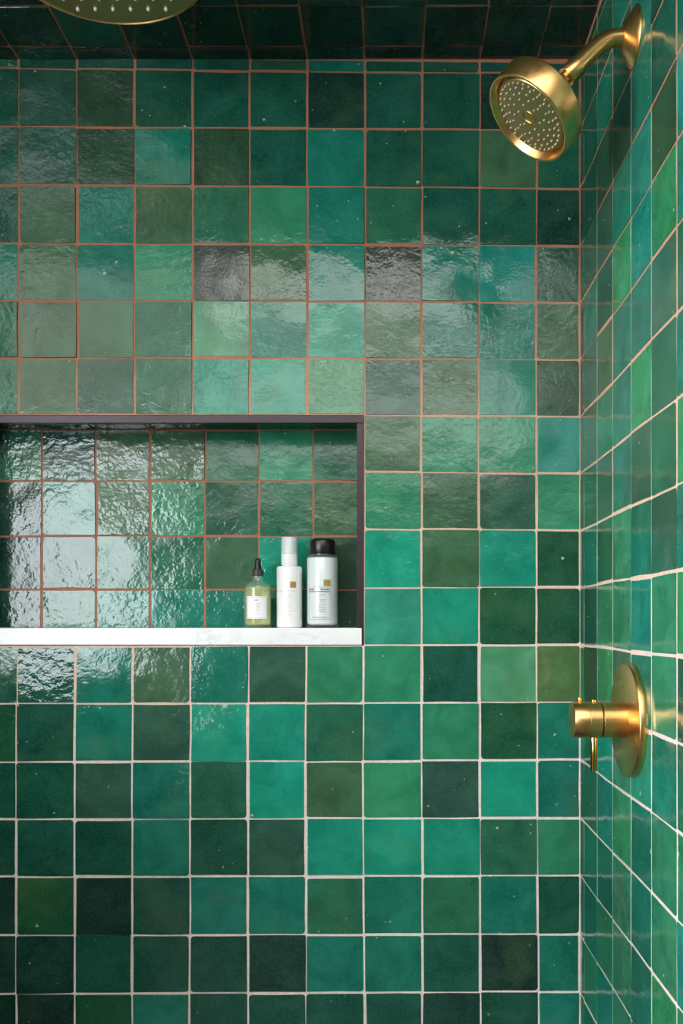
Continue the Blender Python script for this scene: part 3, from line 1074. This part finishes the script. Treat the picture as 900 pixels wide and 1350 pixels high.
for k in range(40):
    a = 2 * math.pi * k / 40
    rr = .0100 * (1 + .28 * max(0, math.cos(a)) ** 3)
    ring.append(MH @ Vector((rr * math.cos(a + 2.4) , rr * .85 * math.sin(a + 2.4), .0046)))
add_tube(bm, ring + ring[:2], .0007, 8, caps=False)
part('emblem_ring', bm, MB, fp, 60)

# ------------------------------------------------------------------ mixer valve
VD = 1.255
vc = Vector((XR, VD, CZ - (949 - PY) / F * VD))
t = empty('shower_valve', vc)
tag(t, 'brushed brass round shower valve with a lever knob on the right wall', 'valve')
MV = axis_matrix(vc, (-1, 0, 0))
bm = bmesh.new()
add_lathe(bm, [(0, -.001), (.0786, -.001), (.0792, 0), (.0792, .0098), (.0786, .0108), (.0776, .0112), (0, .0112)], 96, MV)
part('wall_plate', bm, MB, t, 40, vc)
h = lambda X: XR - X
bm = bmesh.new()
add_lathe(bm, [(0, .011), (.0250, .011), (.0250, h(.2945)), (.0245, h(.2940)), (0, h(.2940))], 64, MV)
part('sleeve', bm, MB, t, 40, vc)
bm = bmesh.new()
add_lathe(bm, [(0, h(.2945)), (.0225, h(.2945)), (.0225, h(.2920)), (0, h(.2920))], 48, MV)
part('groove_ring', bm, plain('dark_brass_groove', (84, 58, 28), .5, .8), t, 40, vc)
bm = bmesh.new()
add_lathe(bm, [(0, h(.2922)), (.0245, h(.2922)), (.0250, h(.2917)), (.0250, h(.2757)), (.0246, h(.2753)), (0, h(.2753))], 64, MV)
kb = part('lever_ring', bm, MB, t, 40, vc)
bm = bmesh.new()
add_lathe(bm, [(0, h(.2752)), (.0246, h(.2752)), (.0250, h(.2748)), (.0250, h(.2548)), (.0244, h(.2540)), (0, h(.2540))], 64, MV)
part('knob', bm, MB, t, 40, vc)
bm = bmesh.new()
lx = .2842
add_lathe(bm, rounded(.0049, 0, .0480, .0008, 3), 28, axis_matrix((lx, VD, vc.z - .0235), (0, .0, -1)))
lv = part('lever', bm, brass_mat('polished_brass', (222, 170, 92), .14), t, 50, vc)
tag(lv, 'slim polished brass lever pin pointing down')
bm = bmesh.new()
add_lathe(bm, rounded(.0026, 0, .0078, .0005, 3), 20, axis_matrix((.2645, VD, vc.z + .0235), (0, 0, 1)))
part('stop_button', bm, bpy.data.materials['polished_brass'], t, 50, vc)
bm = bmesh.new()
add_lathe(bm, rounded(.0036, 0, .0045, .0005, 3), 20, axis_matrix((lx, VD, vc.z + .0235), (0, 0, 1)))
part('lever_end', bm, bpy.data.materials['polished_brass'], t, 50, vc)

# ------------------------------------------------------------------ rain shower head
RH = CZ + .92
rc = Vector((-.403, 1.237, RH))
t = empty('rain_shower_head', rc)
tag(t, 'large flat round brass rain shower head under the shower ceiling', 'shower head')
bm = bmesh.new()
add_lathe(bm, [(0, .0015), (.149, .0015), (.1500, 0), (.1522, .0003), (.1530, .0015), (.1530, .0065), (.1520, .0078), (.040, .0110), (.028, .020), (0, .020)], 96, axis_matrix(rc, (0, 0, 1)))
part('disc', bm, MB, t, 35, rc)
bm = bmesh.new()
add_lathe(bm, [(0, .0005), (.146, .0005), (.1465, .0016), (0, .0016)], 80, axis_matrix(rc, (0, 0, 1)))
rf = part('spray_face', bm, MBF, t, 40, rc)
bm = bmesh.new()
for i in range(-5, 6):
    for j in range(-5, 6):
        x, y_ = i * .0265 + (j % 2) * .01325, j * .023
        if math.hypot(x, y_) > .138: continue
        add_lathe(bm, [(.0030, .0007), (.0026, -.0022), (.0016, -.0036), (0, -.0038)], 10, axis_matrix(rc + Vector((x, y_, 0)), (0, 0, 1)))
o = part('nozzles', bm, plain('white_silicone', (232, 228, 226), .5), rf, 60, rc)
o['kind'] = 'stuff'
bm = bmesh.new()
add_tube(bm, [rc + Vector((0, 0, .018)), Vector((rc.x, rc.y, ZC - .002))], .0115, 28)
part('drop_pipe', bm, MB, t, 60, rc)
bm = bmesh.new()
add_lathe(bm, [(0, 0), (.030, 0), (.030, .005), (.026, .008), (0, .008)], 48, axis_matrix(Vector((rc.x, rc.y, ZC + .0006)), (0, 0, -1)))
part('ceiling_rose', bm, MB, t, 40, rc)
